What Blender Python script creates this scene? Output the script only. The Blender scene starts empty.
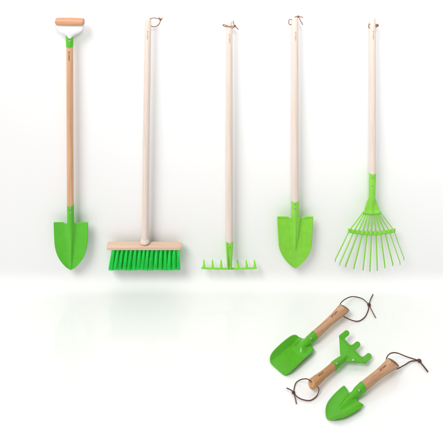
import bpy, bmesh, math, random
from mathutils import Vector, Matrix
random.seed(11)
S = bpy.context.scene
COL = S.collection

# ------------------------------------------------------------------ camera / layout numbers
D, F, YH, BASE = 1.875, 600.0, -153.0, 284.0      # wall distance, focal length and horizon in photo pixels
H = (BASE - YH) / F * D                            # camera height

def at(px, py, Y):                                 # photo pixel -> point in the upright plane Y
    z = D + Y
    return Vector(((px - 221.5) * z / F, Y, H - (py - YH) * z / F))

def fl(px, py, h):                                 # photo pixel -> point at height h over the floor
    z = (H - h) * F / (py - YH)
    return Vector(((px - 221.5) * z / F, z - D, h))

# ------------------------------------------------------------------ materials
def new_mat(name):
    m = bpy.data.materials.new(name); m.use_nodes = True
    nt = m.node_tree
    return m, nt, nt.nodes['Principled BSDF']

def coords(nt, scale):
    tc = nt.nodes.new('ShaderNodeTexCoord'); mp = nt.nodes.new('ShaderNodeMapping')
    mp.inputs['Scale'].default_value = scale
    nt.links.new(tc.outputs['Object'], mp.inputs['Vector'])
    return mp.outputs['Vector']

def noise(nt, vec, scale, detail=4, rough=.55):
    n = nt.nodes.new('ShaderNodeTexNoise')
    n.inputs['Scale'].default_value = scale; n.inputs['Detail'].default_value = detail
    n.inputs['Roughness'].default_value = rough
    nt.links.new(vec, n.inputs['Vector'])
    return n.outputs['Fac']

def ramp(nt, fac, stops):
    r = nt.nodes.new('ShaderNodeValToRGB')
    e = r.color_ramp.elements
    while len(e) < len(stops): e.new(.5)
    for k, (p, c) in enumerate(stops):
        e[k].position = p; e[k].color = (*c, 1)
    nt.links.new(fac, r.inputs['Fac'])
    return r.outputs['Color']

def bump(nt, fac, b, strength, dist=.001):
    bp = nt.nodes.new('ShaderNodeBump'); bp.inputs['Strength'].default_value = strength
    bp.inputs['Distance'].default_value = dist
    nt.links.new(fac, bp.inputs['Height']); nt.links.new(bp.outputs['Normal'], b.inputs['Normal'])

def mul(c, k): return tuple(min(1, x * k) for x in c)

def wood(name, c, contrast=.18, axis='Z', rough=.5):
    m, nt, b = new_mat(name)
    sc = {'Z': (1, 1, .045), 'X': (.06, 1, 1)}[axis]
    v = coords(nt, sc)
    g = noise(nt, v, 260, 5, .6)
    col = ramp(nt, g, [(.28, mul(c, 1 - contrast * 1.3)), (.5, c), (.72, mul(c, 1 + contrast * .5))])
    g2 = noise(nt, v, 55, 2)
    mx = nt.nodes.new('ShaderNodeMix'); mx.data_type = 'RGBA'; mx.blend_type = 'MULTIPLY'
    mx.inputs['Factor'].default_value = 1
    nt.links.new(col, mx.inputs['A'])
    nt.links.new(ramp(nt, g2, [(.3, (1 - contrast, 1 - contrast * 1.15, 1 - contrast * 1.3)), (.65, (1, 1, 1))]), mx.inputs['B'])
    nt.links.new(mx.outputs['Result'], b.inputs['Base Color'])
    b.inputs['Roughness'].default_value = rough
    bump(nt, g, b, .12, .0006)
    return m

def paint(name, c, rough=.32, coat=.4):
    m, nt, b = new_mat(name)
    v = coords(nt, (1, 1, 1))
    n = noise(nt, v, 45, 3)
    nt.links.new(ramp(nt, n, [(.3, mul(c, .93)), (.7, mul(c, 1.05))]), b.inputs['Base Color'])
    rr_ = nt.nodes.new('ShaderNodeMapRange')
    rr_.inputs['From Min'].default_value = .3; rr_.inputs['From Max'].default_value = .7
    rr_.inputs['To Min'].default_value = rough - .03; rr_.inputs['To Max'].default_value = rough + .03
    nt.links.new(noise(nt, v, 30, 2, .5), rr_.inputs['Value']); nt.links.new(rr_.outputs['Result'], b.inputs['Roughness'])
    b.inputs['Specular IOR Level'].default_value = .3
    b.inputs['Coat Weight'].default_value = coat * .35; b.inputs['Coat Roughness'].default_value = .12
    bump(nt, noise(nt, v, 420, 2), b, .04, .0004)
    return m

def plain(name, c, rough=.5, metal=0, var=.1, scale=300):
    m, nt, b = new_mat(name)
    n = noise(nt, coords(nt, (1, 1, 1)), scale, 3)
    nt.links.new(ramp(nt, n, [(.3, mul(c, 1 - var)), (.7, mul(c, 1 + var))]), b.inputs['Base Color'])
    b.inputs['Roughness'].default_value = rough; b.inputs['Metallic'].default_value = metal
    return m

M = dict(
    oak=wood('oiled_wood', (.76, .44, .25), .17),
    grip=wood('grip_wood', (.70, .36, .20), .14, 'X'),
    pale=wood('pale_wood', (.81, .69, .615), .085),
    block=wood('block_wood', (.76, .53, .40), .07, 'X'),
    beech=wood('beech_wood', (.63, .36, .205), .28, 'X', .42),
    golden=wood('golden_wood', (.66, .345, .15), .30, 'X', .42),
    endgrain=wood('end_grain_wood', (.20, .105, .065), .25, 'X', .6),
    green=paint('leaf_green_paint', (.090, .52, .016)),
    lime=paint('lime_green_paint', (.235, .66, .048)),
    hand=paint('hand_tool_green_paint', (.085, .42, .012), .28, .6),
    white=paint('white_enamel', (.83, .84, .85), .3, .2),
    steel=plain('rivet_steel', (.42, .38, .42), .35, .7),
    leather=plain('brown_leather', (.10, .038, .024), .7, 0, .45, 900),
    tan=plain('tan_leather', (.26, .115, .065), .65, 0, .3),
    bristle=plain('green_bristle', (.026, .80, .10), .42, 0, .15),
    burn=plain('burnt_mark', (.14, .045, .03), .7),
    faint=plain('faint_burnt_mark', (.62, .33, .16), .7),
)
def studio(name, rough):
    m, nt, b = new_mat(name)
    n = noise(nt, coords(nt, (1, 1, 1)), 3, 2)
    nt.links.new(ramp(nt, n, [(.3, (.895, .895, .895)), (.7, (.905, .905, .905))]), b.inputs['Base Color'])
    b.inputs['Roughness'].default_value = rough
    return m
M['wall'] = studio('matt_white_wall', .9)
M['floor'] = studio('gloss_white_floor', .035)
nt = M['floor'].node_tree                                # the gloss dies out into the matt cove
tc = nt.nodes.new('ShaderNodeTexCoord'); sx = nt.nodes.new('ShaderNodeSeparateXYZ'); mr = nt.nodes.new('ShaderNodeMapRange')
nt.links.new(tc.outputs['Object'], sx.inputs[0]); nt.links.new(sx.outputs['Y'], mr.inputs['Value'])
for k_, v_ in (('From Min', -.075), ('From Max', -.035), ('To Min', .035), ('To Max', .85)): mr.inputs[k_].default_value = v_
nt.links.new(mr.outputs['Result'], nt.nodes['Principled BSDF'].inputs['Roughness'])

# ------------------------------------------------------------------ objects
def thing(name, label, cat, loc, yaw=0.0):
    o = bpy.data.objects.new(name, None); COL.objects.link(o)
    o.empty_display_size = .05
    o.location = loc; o.rotation_euler = (0, 0, yaw)
    o['label'] = label; o['category'] = cat
    o['_'] = 0; del o['_']
    return o

def root_matrix(o):
    return Matrix.Translation(o.location) @ Matrix.Rotation(o.rotation_euler.z, 4, 'Z')

def top_of(o):
    while o.parent: o = o.parent
    return o

def part(name, bm, mat, parent, smooth=True, solid=0.0, sharp=40, label=None, offset=0):
    """bm is in world coordinates; stored in the thing's own frame"""
    bmesh.ops.recalc_face_normals(bm, faces=bm.faces)
    bm.transform(root_matrix(top_of(parent)).inverted())
    me = bpy.data.meshes.new(name); 
    for f in bm.faces: f.smooth = smooth
    if smooth:
        for e in bm.edges:
            if len(e.link_faces) == 2 and e.calc_face_angle(0) > math.radians(sharp): e.smooth = False
    bm.to_mesh(me); bm.free()
    me.materials.append(mat)
    o = bpy.data.objects.new(name, me); COL.objects.link(o)
    o.parent = parent
    if solid:
        md = o.modifiers.new('thickness', 'SOLIDIFY'); md.thickness = solid; md.offset = offset
    if label: o['label'] = label
    return o

def structure(name, bm, mat):
    me = bpy.data.meshes.new(name); bm.to_mesh(me); bm.free(); me.materials.append(mat)
    o = bpy.data.objects.new(name, me); COL.objects.link(o); o['kind'] = 'structure'
    return o

# ------------------------------------------------------------------ shape helpers
def basis(d):
    d = d.normalized()
    a = Vector((0, 0, 1)) if abs(d.z) < .9 else Vector((0, 1, 0))
    x = a.cross(d).normalized()
    return x, d.cross(x).normalized(), d

def rings(bm, rr, cap0=True, cap1=True):
    n = len(rr[0])
    for a, b in zip(rr, rr[1:]):
        for k in range(n):
            bm.faces.new((a[k], a[(k + 1) % n], b[(k + 1) % n], b[k]))
    if cap0: bm.faces.new(rr[0][::-1])
    if cap1: bm.faces.new(rr[-1])

def lathe(bm, p0, d, prof, seg=28, cap0=True, cap1=True, warp=None, flat=1.0):
    """prof: (distance along d, radius)"""
    x, y, d = basis(d)
    rr = []
    for s, r in prof:
        ring = []
        for k in range(seg):
            a = 2 * math.pi * k / seg
            v = p0 + d * s + x * (r * math.cos(a)) + y * (r * math.sin(a) * flat)
            ring.append(bm.verts.new(warp(v, s, a) if warp else v))
        rr.append(ring)
    rings(bm, rr, cap0, cap1)

def spline(pts, n):
    out = []
    P = [pts[0] * 2 - pts[1]] + pts + [pts[-1] * 2 - pts[-2]]
    for i in range(len(pts) - 1):
        a, b, c, d = P[i:i + 4]
        for k in range(n):
            t = k / n
            out.append(.5 * ((2 * b) + (c - a) * t + (2 * a - 5 * b + 4 * c - d) * t * t + (3 * b - a - 3 * c + d) * t ** 3))
    out.append(pts[-1].copy())
    return out

def tube(bm, pts, r, seg=10, flat=1.0, r2=None):
    rr = []; x = None
    n = len(pts)
    for i, p in enumerate(pts):
        d = (pts[min(i + 1, n - 1)] - pts[max(i - 1, 0)]).normalized()
        if x is None: x, y, _ = basis(d)
        else:
            x = (x - d * x.dot(d)).normalized(); y = d.cross(x)
        q = r if r2 is None else r + (r2 - r) * i / (n - 1)
        rr.append([bm.verts.new(p + x * (q * math.cos(2 * math.pi * k / seg)) + y * (q * flat * math.sin(2 * math.pi * k / seg))) for k in range(seg)])
    rings(bm, rr)

def ball(bm, c, r, sx=1, sy=1, sz=1, rot=None):
    m = Matrix.Translation(c) @ (rot or Matrix()) @ Matrix.Diagonal((sx * r, sy * r, sz * r, 1))
    bmesh.ops.create_uvsphere(bm, u_segments=20, v_segments=12, radius=1, matrix=m)

def rivet(parent, p, n, r=.0028):
    bm = bmesh.new()
    lathe(bm, p - n * .001, n, [(0, r), (.0012, r), (.0018, r * .8), (.0022, r * .45), (.0023, r * .1)], 16)
    return part('rivet', bm, M['steel'], parent)

def mark(parent, p0, d, face, r, length, width, mat, n=8):
    """an illegible burnt-in maker's mark: little strokes that lie on the round wood"""
    d = d.normalized(); face = (face - d * face.dot(d)).normalized(); side = d.cross(face)
    bm = bmesh.new(); rnd = random.Random(5)
    def patch(s0, s1, w0, w1):
        vv = []
        for s in (s0, s1):
            for k in range(4):
                a = (w0 + (w1 - w0) * k / 3) / r
                vv.append(bm.verts.new(p0 + d * s + (face * math.cos(a) + side * math.sin(a)) * (r + .00025)))
        for k in range(3): bm.faces.new((vv[k], vv[k + 1], vv[k + 5], vv[k + 4]))
    L = length / n
    for i in range(n):
        s = i * L; h = width * rnd.choice((.5, .5, .62, .4)); w = L * .74; t = L * .24
        kind = rnd.randrange(4)
        patch(s, s + t, -h, h * .7)
        if kind != 1: patch(s + w - t, s + w, -h, h * .7 * rnd.choice((1, .3)))
        patch(s + t, s + w - t if kind != 1 else s + w, *( (-h, -h + t) if kind < 2 else (h * .7 - t, h * .7)))
        if kind == 3: patch(s + t, s + w - t, -t / 2, t / 2)
    return part('brand_mark', bm, mat, parent, smooth=False)

def interp(tab, t):
    if t <= tab[0][0]: return tab[0][1]
    for (a, va), (b, vb) in zip(tab, tab[1:]):
        if t <= b: return va + (vb - va) * (t - a) / (b - a)
    return tab[-1][1]

def smooth_tab(tab, n=8):
    pts = spline([Vector((a, b, 0)) for a, b in tab], n)
    return [(p.x, max(0.0, p.y)) for p in pts]

# ------------------------------------------------------------------ the setting
def box(bm, a, b):
    m = Matrix.Translation([(p + q) / 2 for p, q in zip(a, b)]) @ Matrix.Diagonal([q - p for p, q in zip(a, b)] + [1])
    bmesh.ops.create_cube(bm, size=1, matrix=m)
# white sweep: the wall comes down in a small cove to the glossy floor
def profile_sheet(name, pts, mat):
    bm = bmesh.new(); xs = (-2.6, 2.6)
    rows = [[bm.verts.new((x, y, z)) for x in xs] for y, z in pts]
    for A_, B_ in zip(rows, rows[1:]):
        f = bm.faces.new((A_[0], A_[1], B_[1], B_[0])); f.smooth = True
    bm.normal_update()
    for f in bm.faces:
        if f.normal.z - f.normal.y < 0: f.normal_flip()
    return structure(name, bm, mat)
CR = .050                                               # size of the cove; its bend eases in and out
cove = [(0.0, 0.0)]
for k in range(48):
    f = (k + .5) / 48; th = math.pi / 2 * f * f * (3 - 2 * f)
    cove.append((cove[-1][0] + math.cos(th), cove[-1][1] + math.sin(th)))
e_ = CR / cove[-1][0]
cove = [(y * e_ - CR, z * e_) for y, z in cove]
profile_sheet('floor', [(-3.2, 0), (-1.0, 0), (-.2, 0)] + cove[:17], M['floor'])
profile_sheet('wall', cove[16:] + [(0, .1), (0, 1.0), (0, 2.4)], M['wall'])

# ------------------------------------------------------------------ long tools
G = -.027                      # the long handles stand this far in front of the wall
U = (D + G) / F                # metres in one photo pixel there
BACK = Vector((0, -1, 0))

def stick(parent, x0, y0, x1, y1, r0, r1, mat, round_top=True):
    """wooden pole from pixel (x0,y0) at the top to (x1,y1)"""
    a, b = at(x0, y0, G), at(x1, y1, G)
    L = (b - a).length
    prof = ([(0, r0 * .55), (.0008, r0 * .74), (.0022, r0 * .9), (.0045, r0)] if round_top else [(0, r0)])
    prof += [(L * k / 12, r0 + (r1 - r0) * k / 12) for k in range(1, 13)]
    bm = bmesh.new(); lathe(bm, a, b - a, prof, 32)
    return part('handle', bm, mat, parent, sharp=50), a, (b - a).normalized()

def shovel_blade(parent, cx, rows, mat, back, ridge, dish, dip, crisp=False, lip=None):
    """rows: (photo y, half width px). ridge(py)->(height m, half width px); dish: how far the sides come forward"""
    tab = rows
    y0, y1 = tab[0][0], tab[-1][0]
    bm = bmesh.new(); grid = []
    NR, NC = 64, 48
    for i in range(NR + 1):
        t = i / NR; t = 1 - (1 - t) ** 1.35
        py = y0 + (y1 - y0) * t
        hw = max(.02, interp(tab, py)); A, W = ridge(py)
        row = []
        for k in range(NC + 1):
            q = -1 + 2 * k / NC; q = math.copysign(abs(q) ** 1.25, q)
            x = q * hw
            if crisp: bumpv = A * max(0, min(1, (W - abs(x)) / max(.6, W * .35)))
            else: bumpv = A * math.exp(-(x / max(.4, W)) ** 2)
            dy = back - bumpv - dish * (abs(q) ** 2.2) * min(1, hw / 12)
            yy = py
            if i < 4: yy += dip * math.exp(-((abs(x) - 5.2) / 1.3) ** 2) * (1 - i / 4) 
            row.append(bm.verts.new(at(cx + x, yy, G + dy)))
        grid.append(row)
    for a, b in zip(grid, grid[1:]):
        for k in range(NC): bm.faces.new((a[k], a[k + 1], b[k + 1], b[k]))
    return part('blade', bm, mat, parent, solid=.0016, sharp=34)

# ---- digging shovel with the cross grip
X1 = 70.8
t = thing('long_shovel', 'oiled wood shovel with a wooden cross grip on top and a mid green blade', 'shovel', at(X1, 270, G))
h, a, d = stick(t, 69.7, 45.5, 70.4, 206, 3.35 * U, 3.3 * U, M['oak'], False)
mark(h, at(69.7, 50.5, G), d, BACK + Vector((0, 0, .2)), 3.35 * U, .030, .0048, M['burn'])
# upper ferrule, hollowed at its top edge
bm = bmesh.new(); p = at(69.6, 36, G); q = at(69.7, 46.6, G)
def hollow(v, s, ang):
    if s < .004: v = v + Vector((0, 0, -.0065)) * max(0, 1 - abs(v.x - p.x) / (3.4 * U)) ** .8
    return v
Lf = (q - p).length
lathe(bm, p, q - p, [(0, 3.7 * U), (.009, 3.65 * U), (Lf - .001, 3.6 * U), (Lf, 3.5 * U)], 40, warp=hollow)
fe = part('ferrule', bm, M['green'], t)
rivet(fe, at(69.5, 41.3, G - 3.65 * U), BACK, .0031)
# white sheet yoke
bm = bmesh.new()
rows = smooth_tab([(22.5, 13.6), (26, 13.9), (29, 13.4), (31.5, 11.2), (34, 6.6), (36.0, 3.3), (38.4, 1.6)])
grid = []
for i in range(29):
    py = 22.5 + (38.4 - 22.5) * i / 28; hw = interp(rows, py)
    grid.append([bm.verts.new(at(69.7 + hw * (-1 + k / 12), py, G - .003 - .0095 * (1 - (-1 + k / 12) ** 2) * min(1, i / 20))) for k in range(25)])
for A_, B_ in zip(grid, grid[1:]):
    for k in range(24): bm.faces.new((A_[k], A_[k + 1], B_[k + 1], B_[k]))
part('yoke', bm, M['white'], t, solid=.0022)
bm = bmesh.new(); p = at(56.3, 21.4, G - .004); q = at(83.5, 21.9, G - .004); Lg = (q - p).length
lathe(bm, p, q - p, [(0, 3.2 * U), (.001, 3.5 * U), (Lg * .25, 3.75 * U), (Lg * .5, 3.85 * U), (Lg * .75, 3.75 * U), (Lg - .001, 3.5 * U), (Lg, 3.2 * U)], 32)
part('grip', bm, M['grip'], t)
for e, s in ((p, -1), (q, 1)):
    bm = bmesh.new(); lathe(bm, e - Vector((s * .0005, 0, 0)), Vector((s, 0, 0)), [(0, 2.6 * U), (.002, 2.6 * U), (.0034, 1.9 * U), (.0037, .6 * U)], 20)
    part('grip_cap', bm, M['steel'], t)
# socket and blade
bm = bmesh.new(); p = at(70.5, 204.6, G); q = at(70.8, 246, G); Ls = (q - p).length
lathe(bm, p, q - p, [(0, 3.35 * U), (.0012, 3.5 * U), (.05, 3.4 * U), (.064, 3.0 * U), (Ls * .72, 2.0 * U), (Ls, .5 * U)], 32)
so = part('socket', bm, M['green'], t)
rivet(so, at(70.6, 208.2, G - 3.45 * U), BACK); rivet(so, at(70.6, 213.2, G - 3.42 * U), BACK)
rows = smooth_tab([(222.3, 17.2), (230, 17.0), (240, 16.6), (247, 15.9), (253, 14.4), (258, 12.2), (262, 9.6), (265.5, 6.6), (268, 3.8), (270.2, .02)])
shovel_blade(t, 70.8, rows, M['green'], .004,
             lambda y: (interp([(222, .012), (240, .0092), (254, .0068), (264, .0035), (270, 0)], y), interp([(222, 4.2), (245, 2.3), (262, 1.3), (270, .7)], y)),
             .007, 1.8)

# ---- broom
t = thing('push_broom', 'pale wood broom with a flat wooden block of bright green bristles', 'broom', at(144.8, 270, G))
h, a, d = stick(t, 148.2, 18.2, 144.9, 241.8, 3.15 * U, 3.5 * U, M['pale'])
mark(h, at(147.9, 30, G), d, BACK + Vector((0, 0, .2)), 3.16 * U, .028, .0045, M['faint'])
bm = bmesh.new(); p = at(144.9, 238.6, G)
lathe(bm, p, Vector((0, 0, -1)), [(0, 3.6 * U), (.001, 4.0 * U), (.0055, 4.5 * U), (.010, 4.7 * U)], 28)
part('collar', bm, M['pale'], t)
# block: rounded, chamfered ends
BD = .0135
zt = at(144, 243.6, G).z; zb = at(144, 250.6, G - BD).z
xl, xr = at(107.4, 247, G).x, at(182.0, 247, G).x
bm = bmesh.new()
c = .006
prof = [(-BD, zb + .002), (-BD + .002, zb), (BD - .002, zb), (BD, zb + .002), (BD, zt - .004), (BD - .004, zt), (-BD + .004, zt), (-BD, zt - .004)]
rr = []
for x, k in ((xl, .86), (xl + .003, 1), (xr - c * 1.6, 1), (xr - .002, .78), (xr, .7)):
    zc = zb + .004
    rr.append([bm.verts.new((x, G + y * k, zc + (z - zc) * k)) for y, z in prof])
rings(bm, rr)
part('block', bm, M['block'], t, sharp=25)
rnd = random.Random(3)
roots = [113.4 + 4.35 * k for k in range(8)] + [147.6 + 4.4 * k for k in range(8)]
for row, oy in ((0, .0078), (1, 0), (2, -.0078)):
    for k, rx in enumerate(roots):
        if row == 1 and k == 15: continue
        bm = bmesh.new()
        rxx = rx + (0, 2.15, .3)[row]
        lean = -3.0 + 2.6 * k / 15 + rnd.uniform(-.5, .5)
        for j in range(64):
            ang = rnd.uniform(0, 2 * math.pi); q = math.sqrt(rnd.random())
            bx, by = q * math.cos(ang), q * math.sin(ang)
            p0 = at(rxx + bx * .82, 250.2, G + oy); p0.y += by * .0026; p0.z = zb + .0015
            tipy = 269.6 + rnd.gauss(0, .45) + .25 * math.sin(rx * .35)
            p1 = at(rxx + lean + bx * 1.8 + rnd.gauss(0, .28), tipy, G + oy + by * .006)
            mid = p0.lerp(p1, .55) + Vector((bx * .0007 + rnd.gauss(0, .0004), rnd.gauss(0, .0004), 0))
            tube(bm, [p0, mid, p1], .00062, 4, r2=.00042)
        part('bristle_tuft', bm, M['bristle'], t)
def cord(parent, paths, knot=None, r=.0013, mat=None, kr=.0034):
    bm = bmesh.new()
    for pts in paths: tube(bm, spline(pts, 10), r, 8)
    c_ = part('cord', bm, mat or M['tan'], parent)
    if knot:
        bm = bmesh.new()
        ball(bm, knot, kr, 1.0, .8, 1.15)
        for k in range(2):
            ring = [knot + Matrix.Rotation(.5 + 1.6 * k, 3, 'Y') @ Matrix.Rotation(.3, 3, 'X') @ Vector((kr * .98 * math.cos(a_), .3 * kr * math.sin(3 * a_), kr * .98 * math.sin(a_))) for a_ in [2 * math.pi * i / 20 for i in range(21)]]
            tube(bm, ring, r * .8, 8)
        part('knot', bm, mat or M['tan'], c_)
    return c_
def A3(*pp): return [at(x, y, Y) for x, y, Y in pp]
cord(t, [A3((148, 20.3, G), (151.3, 18.4, G - .006), (155, 18.0, G - .010), (160.6, 19.6, G - .010)),
         A3((160.6, 19.6, G - .010), (159.6, 23, G - .004), (157, 26, G + .003), (152.5, 26.6, G + .004), (148, 22.5, G)),
         A3((160.6, 19.6, G - .010), (162.8, 18.0, G - .012)), A3((160.6, 19.6, G - .010), (158.6, 17.4, G - .013))], at(160.6, 19.6, G - .010), kr=.0028)

# ---- bow rake
t = thing('bow_rake', 'pale wood garden rake with a thin lime green bar of short upturned teeth', 'rake', at(229.3, 269, G))
h, a, d = stick(t, 229.4, 20.3, 229.4, 242.5, 3.1 * U, 3.55 * U, M['pale'])
mark(h, at(229.5, 33, G), d, BACK + Vector((0, 0, .2)), 3.12 * U, .030, .0045, M['faint'])
cord(t, [A3((229.4, 25.8, G), (226, 26.6, G - .006), (223.2, 25.6, G - .011), (222.9, 24.6, G - .012)),
         A3((222.9, 24.6, G - .012), (225.0, 24.9, G - .013), (229.5, 26.5, G - .0125), (234.6, 26, G - .011)),
         A3((229.4, 25.8, G), (232.6, 28.0, G - .006), (234.8, 26.0, G - .01)),
         A3((234.8, 26.0, G - .01), (233.4, 22.6, G - .012), (233.6, 20.8, G - .012)), A3((234.8, 26.0, G - .01), (238.4, 29.4, G - .008))],
     at(234.8, 26.0, G - .01), kr=.0030)
bm = bmesh.new(); p = at(229.4, 241, G); q = at(229.5, 268.8, G); Lf = (q - p).length
lathe(bm, p, q - p, [(0, 3.55 * U), (.001, 3.75 * U), (Lf * .35, 3.4 * U), (Lf * .7, 2.8 * U), (Lf, 2.5 * U)], 36,
      warp=lambda v, s, a_: v + Vector((0, .0055 * (s / Lf) * math.exp(-((v.x - p.x) / (1.1 * U)) ** 2) if v.y < G else 0, 0)))
fe = part('ferrule', bm, M['lime'], t)
for s in (-1, 1):                                        # folded edges of the ferrule channel
    bm = bmesh.new()
    tube(bm, [at(229.4 + s * 2.3, 242.5, G - .0105), at(229.4 + s * 1.9, 255, G - .0095), at(229.45 + s * 1.5, 268, G - .008)], .0016, 8)
    part('folded_edge', bm, M['lime'], fe)
rivet(fe, at(229.4, 247.3, G - 3.6 * U), BACK, .0022)
bm = bmesh.new()
zc = at(229, 268.7, G)
N = 40; rr = []
for i in range(N + 1):
    x = 201.4 + (256.8 - 201.4) * i / N
    y = 268.0 + .75 * (1 - ((x - 229) / 27.5) ** 2)
    cpt = at(x, y, G - .001)
    w = .0030 * (1 if 2 < i < N - 2 else .8); hh = .0019
    rr.append([bm.verts.new(cpt + Vector((0, a_ * w, b_ * hh))) for a_, b_ in ((-1, -.6), (-.7, -1), (.7, -1), (1, -.6), (1, .6), (.7, 1), (-.7, 1), (-1, .6))])
rings(bm, rr)
part('rake_bar', bm, M['lime'], t)
for x in (203.7, 212.2, 220.8, 237.9, 246.4, 254.6):
    bm = bmesh.new()
    lo = at(x, 268.2, G); hi = at(x + .45 * (1 if x < 229 else -1) * 0 + (.3 if x < 229 else -.3), 260.2, G + .017)
    dd = (hi - lo); sd = Vector((1, 0, 0)); th = dd.cross(sd).normalized()
    rr = []
    for k, (s, w) in enumerate(((0, 1.95), (.2, 1.75), (.5, 1.15), (.8, .75), (.95, .5), (1, .22))):
        cpt = lo + dd * s + th * (-.004 * math.sin(s * math.pi * .5))
        w *= U; tk = .0018 * (1 - .5 * s)
        rr.append([bm.verts.new(cpt + sd * (w * cx_) + th * (tk * cy_)) for cx_, cy_ in ((-1, -.5), (-.6, -1), (.6, -1), (1, -.5), (1, .5), (.6, 1), (-.6, 1), (-1, .5))])
    rings(bm, rr)
    part('tooth', bm, M['lime'], t)

# ---- second shovel
X4 = 295.2
t = thing('long_shovel', 'pale wood shovel with a leather loop and lime green blade pressed with a V ridge', 'shovel', at(X4, 268.5, G))
h, a, d = stick(t, 294.9, 16.6, 294.9, 201.5, 3.4 * U, 3.75 * U, M['pale'])
mark(h, at(295.0, 31, G), d, BACK + Vector((0, 0, .2)), 3.42 * U, .028, .0045, M['faint'])
cord(t, [A3((294.6, 20.6, G), (290, 19.4, G - .004), (288.8, 21.2, G - .002), (289.4, 24.4, G), (293, 24.4, G + .004)),
         A3((294.6, 17.2, G - .006), (297.6, 16.2, G - .006), (300.5, 17.0, G - .009)),
         A3((298.6, 16.6, G - .008), (301.5, 17.0, G - .009), (303.2, 17.6, G - .009)), A3((298.6, 16.6, G - .008), (300.4, 20.6, G - .006), (302.8, 24.8, G - .003))],
     at(298.4, 16.6, G - .008), kr=.0028)
bm = bmesh.new(); p = at(295.0, 200, G); q = at(X4, 249, G); Ls = (q - p).length
lathe(bm, p, q - p, [(0, 3.7 * U), (.0012, 3.9 * U), (.045, 3.75 * U), (.06, 3.2 * U), (Ls * .7, 1.9 * U), (Ls, .4 * U)], 32)
so = part('socket', bm, M['lime'], t)
rivet(so, at(295.1, 204.0, G - 3.85 * U), BACK, .0031); rivet(so, at(295.1, 208.6, G - 3.8 * U), BACK, .0031)
rows = smooth_tab([(216.6, 18.0), (226, 17.6), (238, 16.9), (247, 16.2), (252, 14.6), (257, 12.0), (261, 9.0), (264.5, 5.6), (266.8, 2.9), (268.4, .02)])
shovel_blade(t, X4, rows, M['lime'], .004,
             lambda y: (interp([(216, .011), (235, .0065), (249, .0005), (252, 0)], y), interp([(216, 6.6), (235, 3.8), (248, 1.0), (252, .6)], y)),
             .004, 1.6, crisp=True)
for s in (-1, 1):                                        # rolled tread along the top of each shoulder
    bm = bmesh.new()
    pts = [at(X4 + s * x, y, G + .004 - .004 * (x / 18) ** 2.2 - .0012) for x, y in ((17.9, 217.0), (13, 217.0), (9.4, 217.1), (7.6, 217.9))]
    tube(bm, pts, .0022, 10)
    part('tread', bm, M['lime'], t)

# ---- leaf rake
t = thing('leaf_rake', 'pale wood leaf rake with eleven thin lime green tines fanning out below a cross band', 'rake', at(371, 271, G))
h, a, d = stick(t, 372.5, 17.2, 372.5, 174, 3.1 * U, 3.3 * U, M['pale'])
mark(h, at(372.4, 30, G), d, BACK + Vector((0, 0, .2)), 3.12 * U, .028, .0045, M['faint'])
cord(t, [A3((372.5, 23.6, G), (369.4, 24.0, G - .004), (368.6, 26.0, G - .005), (369.6, 28.2, G - .002), (372.5, 25.4, G + .003)),
         A3((372.5, 25.2, G), (376.2, 24.9, G - .005), (378.2, 25.4, G - .007), (376, 27.2, G - .002), (373, 27, G + .004))], at(377.2, 25.3, G - .006), kr=.0038)
bm = bmesh.new(); p = at(372.5, 172.6, G); q = at(371.9, 201, G); Lf = (q - p).length
lathe(bm, p, q - p, [(0, 3.3 * U), (.001, 3.5 * U), (Lf * .6, 3.4 * U), (Lf * .85, 3.3 * U), (Lf, 3.1 * U)], 32)
fe = part('ferrule', bm, M['lime'], t)
rivet(fe, at(372.4, 177, G - 3.45 * U), BACK, .0026); rivet(fe, at(372.3, 185.6, G - 3.42 * U), BACK, .0026)
bm = bmesh.new(); grid = []
for i in range(21):
    f = i / 20; py = 197.5 + 17 * f
    row = []
    for k in range(25):
        q = -1 + k / 12
        hw = 3.0 + 6.0 * f + (.25 * math.sin(f * 6))
        A_ = .008 * (1 - f * .8) * math.exp(-(q * hw / (2.6 - 1.4 * f)) ** 2)
        row.append(bm.verts.new(at(371.8 + q * hw, py + (-.8 * q * q + (.6 if i == 20 else 0)) * f, G - .002 - A_ - .0035 * math.exp(-((py - 213) / 1.6) ** 2))))
    grid.append(row)
for A_, B_ in zip(grid, grid[1:]):
    for k in range(24): bm.faces.new((A_[k], A_[k + 1], B_[k + 1], B_[k]))
part('head_plate', bm, M['lime'], t, solid=.0016)
tips = [(334.4, 261.4), (339.2, 265), (345.2, 266.8), (353.6, 268.8), (363.0, 270), (369.9, 271.2), (377.4, 270.6), (385.2, 268), (393.2, 265.6), (400.7, 264.6), (404.6, 260.0)]
for k, (tx, ty) in enumerate(tips):
    q = -1 + k / 5
    bx, by = 371.6 + q * 22.0, 233.0 - 2.4 * q * q
    sx, sy = 371.8 + q * 8.2, 212.5 - .8 * q * q
    dirx, diry = tx - bx, ty - by
    kx, ky = tx - dirx * .14, ty - diry * .14
    pts = spline(A3((sx, sy, G - .003), ((sx + bx) / 2, (sy + by) / 2, G - .003), (bx, by, G - .002), ((bx + kx) / 2, (by + ky) / 2, G - .002)), 5)
    # the last bit of each tine is bent back towards the wall
    end = spline([at(bx + dirx * .5 * .86, by + diry * .5 * .86, G - .002), at(kx, ky, G - .003), at(kx + (tx - kx) * .6 - q * .15, ky + (ty - ky) * .5, G + .0005), at(tx - q * .8, ty, G + .008)], 5)
    bm = bmesh.new(); tube(bm, pts + end[1:], .0021, 8, flat=.7)
    part('tine', bm, M['lime'], t)
bm = bmesh.new(); grid = []
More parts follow.
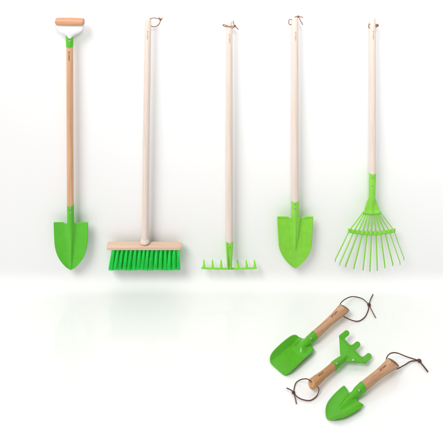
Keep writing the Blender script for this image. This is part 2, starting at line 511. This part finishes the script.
for i in range(45):
    q = -1.06 + 2.12 * i / 44
    y = 233.2 - 2.6 * q * q
    wv = .0028 * math.cos(q * 5 * 2 * math.pi)
    row = []
    for yo, fo in ((-1.9, .4), (-1.3, 1), (0, 1.25), (1.3, 1), (1.9, .4)):
        row.append(bm.verts.new(at(371.6 + q * 22.2, y + yo, G - .0035 - .0018 * fo - wv * .7)))
    grid.append(row)
for A_, B_ in zip(grid, grid[1:]):
    for k in range(4): bm.faces.new((A_[k], A_[k + 1], B_[k + 1], B_[k]))
part('cross_band', bm, M['lime'], t, solid=.0016)

# ------------------------------------------------------------------ hand tools on the floor
UP = Vector((0, 0, 1))
def hand_frame(S_, K_):
    o = fl(*S_); k = fl(*K_); e = k - o; e.z = 0; e.normalize()
    return o, k, e, Vector((-e.y, e.x, 0)), math.atan2(e.y, e.x)

def hand_handle(t, J, K, mat, rj=.0106, rk=.0142, slant=1.0, end=None, markmat='burn'):
    d = K - J; L = d.length; dn = d.normalized()
    upn = (UP - dn * UP.dot(dn)).normalized()
    prof = [(-.004, rj * .9), (0, rj * .97), (L * .06, rj), (L * .25, rj * .97), (L * .45, rj * .98), (L * .62, rj * 1.05), (L * .76, rj * 1.16), (L * .88, rk * .97), (L * .95, rk), (L * .985, rk * .99), (L, rk * .93)]
    def warp(v, s, a_):
        w = max(0, min(1, (s - L * .84) / (L * .16))) ** 1.3
        off = (v - (J + dn * s)).dot(upn)
        return v - dn * (off * slant * w)
    bm = bmesh.new(); lathe(bm, J, d, prof, 36, warp=warp, cap1=False)
    x, y, _ = basis(d)
    hnd = part('handle', bm, mat, t, sharp=60)
    bm = bmesh.new()
    lathe(bm, J, d, [(L - .0005, rk * .93), (L + .0014, rk * .84), (L + .0036, rk * .5), (L + .0046, rk * .1)], 36, warp=warp, cap0=False)
    part('end_face', bm, end or M['endgrain'], hnd)
    mark(hnd, J + d * .52, d, Vector((-.25, -.45, 1)), rj * 1.07 + .0004, L * .26, .0042, M[markmat], 8)
    return hnd

def hand_ferrule(t, P0, P1, r0, r1):
    d = P1 - P0; L = d.length
    bm = bmesh.new(); lathe(bm, P0, d, [(0, r0), (L * .3, (r0 * 1.4 + r1) / 2.4), (L * .6, r1 * .97), (L - .001, r1 * 1.02), (L, r1 * .97)], 32)
    return part('ferrule', bm, M['hand'], t)

def sheet(bm, nu, nv, fn):
    g = [[bm.verts.new(fn(i / nu, j / nv)) for j in range(nv + 1)] for i in range(nu + 1)]
    for a, b in zip(g, g[1:]):
        for j in range(nv): bm.faces.new((a[j], a[j + 1], b[j + 1], b[j]))

def FL(*pp): return [fl(*p) for p in pp]

# ---- hand spade: rounded square tray blade
o, k, e, l, yaw = hand_frame((302.6, 344, .012), (344.8, 307.6, .028))
ax = (o - fl(279.3, 366.5, .004)); ax.z = 0; ax.normalize(); la = Vector((-ax.y, ax.x, 0))
t = thing('hand_spade', 'small hand spade with a rounded square green scoop lying beside two other hand tools', 'hand spade', (o.x - ax.x * .045, o.y - ax.y * .045, 0), yaw)
O = Vector((o.x, o.y, 0))
La, Lb, HW = .0165, -.1015, .0372                       # blade back end, front end, half width
cen = (La + Lb) / 2; HL = (La - Lb) / 2
def tray(u, v):
    a, b = 2 * u - 1, 2 * v - 1                          # square -> rounded rectangle
    x, y = a, b
    n_ = 5.0
    m_ = max(abs(a), abs(b)); 
    if m_ > 1e-6:
        rn = (abs(a) ** n_ + abs(b) ** n_) ** (1 / n_)
        x, y = a * m_ / rn, b * m_ / rn
    X, Y = x * HL, y * HW
    side = max(0, (abs(y) - .70) / .30)
    backw = max(0, (x - .55) / .45)
    z = .0022 + .0140 * side * (1 - .35 * max(0, -x)) + .005 * backw ** 1.6 * (1 - side * .5) * (1 - math.exp(-(Y / .016) ** 4))
    # pressed neck dome behind the handle
    dx, dy = max(0, -(X + cen) - .006), Y
    z += .0125 * math.exp(-((dx / .0120) ** 2.6 + abs(dy / .0140) ** 2.6)) 
    return O + ax * (cen + X) + la * Y + UP * z
bm = bmesh.new(); sheet(bm, 64, 48, tray)
part('blade', bm, M['hand'], t, solid=.0014, sharp=28)
J = fl(315.2, 335.0, .0205); S0 = O + ax * -.0125 + UP * .0050
fe = hand_ferrule(t, S0, J, .0070, .0113)
rivet(fe, fl(311.0, 338.4, .0290), Vector((0, -.35, .9)).normalized(), .0026)
hand_handle(t, J, k, M['beech'])
hp = J.lerp(k, .84)
cord(t, [[hp] + FL((340.2, 304.2, .030), (345.5, 299.0, .022), (353, 296.6, .010), (362.5, 298.8, .003), (369, 304.6, .003)),
         [hp] + FL((340.0, 313.6, .020), (346.5, 318.0, .010), (357, 321.3, .003), (364.2, 317.6, .003), (368, 310.5, .003), (369, 304.6, .003)),
         FL((369, 304.6, .004), (370.4, 299.5, .005), (373.0, 294.2, .003)), FL((369, 304.6, .004), (372, 311, .004), (375.6, 317.6, .003))],
     fl(369, 304.7, .0045), .0013, M['leather'], .0042)

# ---- hand cultivator: fan plate with three upturned prongs
o, k, e, l, yaw = hand_frame((337.5, 363, .02), (311.6, 384.4, .022))
t = thing('hand_cultivator', 'small three pronged green cultivator with a golden wood handle, between the two scoops', 'hand fork', (o.x, o.y, 0), yaw)
c1, c2 = fl(339.0, 335.8, .030), fl(365.2, 363.4, .016)
n1, n2 = fl(340.2, 354.4, .024), fl(346.0, 361.2, .018)
fwd = -e
c1u, c2u = c1, c2
nrm = (c2 - c1).cross(fwd).normalized()
if nrm.z < 0: nrm = -nrm
bm = bmesh.new()
def fan(u, v):
    s = u                                                # 0 neck .. 1 front edge
    a = n1.lerp(n2, v); b = c1.lerp(c2, v)
    flare = s ** 1.12
    p = a.lerp(b, flare)
    p = p + nrm * (.004 * math.exp(-((v - .5) / (.14 + .2 * s)) ** 2) * (1 - s) ** .6)
    return p
sheet(bm, 24, 32, fan)
part('head_plate', bm, M['hand'], t, solid=.0018)
# bent-up front edge, then the prongs
edge = (c2 - c1); EL = edge.length; ed = edge.normalized()
pd = (fwd * .92 - UP * .12 - ed * .08).normalized()
pd0 = (fwd * .86 - UP * .50).normalized()
for s_ in (.075, .5, .925):
    bm = bmesh.new()
    base = c1 + edge * s_
    hw = .0068; L_ = .0375
    outl = []
    for i in range(25):
        f = math.sin(math.pi / 2 * i / 24) ** .9
        if f < .42: w_ = hw * (1 + 1.5 * (1 - f / .42) ** 2.2)
        elif f < .76: w_ = hw
        else: w_ = hw * math.sqrt(max(.0002, 1 - ((f - .76) / .24) ** 2))
        lo_ = max(-w_, -(EL * s_)); hi_ = min(w_, EL * (1 - s_))
        bend = base + pd * (L_ * f)
        outl.append([bend + ed * (lo_ + (hi_ - lo_) * j / 10) for j in range(11)])
    g = [[bm.verts.new(p_) for p_ in r_] for r_ in outl]
    for A_, B_ in zip(g, g[1:]):
        for j in range(10): bm.faces.new((A_[j], A_[j + 1], B_[j + 1], B_[j]))
    part('prong', bm, M['hand'], t, solid=.0022)
# strip that joins the prongs at their foot
bm = bmesh.new()
def strip(u, v): return c1 + edge * v + pd * (.0052 * u * (1 - .0 * v)) - pd0.cross(ed) * .0001
sheet(bm, 4, 24, strip)
part('front_edge', bm, M['hand'], t, solid=.0021)
J = fl(333.4, 366.6, .0185); S0 = (n1 + n2) / 2 + fwd * .006 - nrm * .003
fe = hand_ferrule(t, S0, J, .0080, .0101)
rivet(fe, fl(337.0, 363.4, .0295), Vector((0, -.35, .9)).normalized(), .0026)
hand_handle(t, J, k, M['golden'], rj=.0092, rk=.0112, slant=.2, end=M['golden'])
bm = bmesh.new(); lathe(bm, fl(353.2, 360.0, .0235), nrm, [(0, .0018), (.0006, .0017), (.0012, .001)], 12)
part('rivet', bm, M['white'], t)
cord(t, [FL((311.2, 381.6, .036), (307.2, 379.0, .032), (301, 379.6, .012), (295.6, 383.4, .003), (293.4, 392.2, .003)),
         FL((293.4, 392.2, .003), (297.5, 397, .003), (303.5, 399.8, .003), (310.5, 400.3, .003), (316.6, 396, .004), (319, 389.6, .010), (316.6, 385.4, .018)),
         FL((293.4, 392.2, .004), (290.2, 389.6, .004), (286.6, 388.0, .003)), FL((293.4, 392.2, .004), (295, 397.5, .004), (296.4, 403.6, .003))],
     fl(293.4, 392.4, .0042), .0012, M['leather'], .0034)

# ---- hand trowel: pointed blade
o, k, e, l, yaw = hand_frame((356, 393, .012), (393.6, 362.2, .028))
ax = (o - fl(328.0, 417.6, .004)); ax.z = 0; ax.normalize(); la = Vector((-ax.y, ax.x, 0))
t = thing('hand_trowel', 'small hand trowel with a pointed green blade, lying lowest of the hand tools', 'trowel', (o.x - ax.x * .045, o.y - ax.y * .045, 0), yaw)
O = Vector((o.x, o.y, 0))
tab = smooth_tab([(-.007, .0325), (-.02, .0325), (-.04, .0310), (-.06, .0280), (-.075, .0238), (-.087, .0172), (-.094, .0106), (-.0975, .0055), (-.0988, .0004)])
ptab = [(-x, w) for x, w in tab]
bm = bmesh.new()
def trow(u, v):
    tt = 1 - (1 - u) ** 1.4
    a = .007 + (.0988 - .007) * tt
    w = max(.0003, interp(ptab, a)); q = 2 * v - 1
    y = q * w
    x = -a
    if u < .06: x -= .004 * math.exp(-((abs(y) - .014) / .004) ** 2) * (1 - u / .06) 
    if abs(q) > .9 and u < .08: x -= .003 * ((abs(q) - .9) / .1) ** 2 * (1 - u / .08)
    A = interp([(.007, .0135), (.03, .0105), (.052, .0035), (.062, .0004), (.1, 0)], a)
    W = interp([(.007, .0115), (.03, .0085), (.055, .0035), (.1, .003)], a)
    z = .0018 + A * math.exp(-(y / W) ** 2) + .0075 * abs(q) ** 2.4 * min(1, w / .02) + .002 * (1 - tt)
    return O + ax * x + la * y + UP * z
sheet(bm, 60, 48, trow)
part('blade', bm, M['hand'], t, solid=.0014, sharp=34)
J = fl(363.6, 386.3, .0190); S0 = O - ax * .030 + UP * .0075
fe = hand_ferrule(t, S0, J, .0050, .0110)
rivet(fe, fl(359.2, 390.4, .0275), Vector((0, -.35, .9)).normalized(), .0026)
hand_handle(t, J, k, M['beech'], rj=.0103, rk=.0140)
hp = J.lerp(k, .80)
cord(t, [[hp] + FL((386.4, 362.6, .032), (386.8, 357.5, .034), (390.5, 353.4, .030), (397, 353.0, .022), (407, 356.8, .010), (419.2, 360.6, .003)),
         [hp] + FL((393.8, 369.0, .022), (398.5, 368.2, .012), (404.5, 365.0, .006), (411, 361.2, .004), (419.2, 360.6, .003))],
     fl(419.4, 360.8, .0045), .0013, M['leather'], .0042)
bm = bmesh.new(); tube(bm, spline(FL((419.6, 361.2, .004), (423.4, 366, .004), (427.8, 371.6, .003)), 8), .0019, 8)
part('cord_tail', bm, M['leather'], t)

# ------------------------------------------------------------------ light: softbox up left, spot added to brighten the upper wall, even white room
ld = bpy.data.lights.new('softbox', 'AREA'); ld.shape = 'SQUARE'; ld.size = 4.2
ld.energy = 690; ld.color = (1, .985, .965)
lo = bpy.data.objects.new('softbox', ld); COL.objects.link(lo)
tgt = Vector((.05, -.1, .35)); dirn = Vector((.50, .60, -.84)).normalized()
lo.location = tgt - dirn * 10.0
lo.rotation_euler = dirn.to_track_quat('-Z', 'Y').to_euler()
sd_ = bpy.data.lights.new('added_wall_spot', 'SPOT'); sd_.energy = 170; sd_.shadow_soft_size = .35
sd_.spot_size = math.radians(96); sd_.spot_blend = .36
sp = bpy.data.objects.new('added_wall_spot', sd_); COL.objects.link(sp)
sp.location = (.35, -2.3, 2.5); sp.rotation_euler = Vector((.1, 1, 0.0)).to_track_quat('-Z', 'Y').to_euler()
w = bpy.data.worlds.new('World'); S.world = w; w.use_nodes = True
bg = w.node_tree.nodes['Background']; bg.inputs[0].default_value = (.985, .99, 1, 1); bg.inputs[1].default_value = .45

# ------------------------------------------------------------------ camera
cd = bpy.data.cameras.new('camera'); cam = bpy.data.objects.new('camera', cd); COL.objects.link(cam)
cd.sensor_width = 36; cd.lens = 36 * F / 443
cam.location = (0, -D, H); cam.rotation_euler = (math.pi / 2, 0, 0)
cd.shift_y = -(221.5 - YH) / 443
cd.clip_start = .05; cd.clip_end = 50
S.camera = cam
S.view_settings.view_transform = 'Standard'; S.view_settings.look = 'None'
S.view_settings.exposure = 0; S.view_settings.gamma = 1
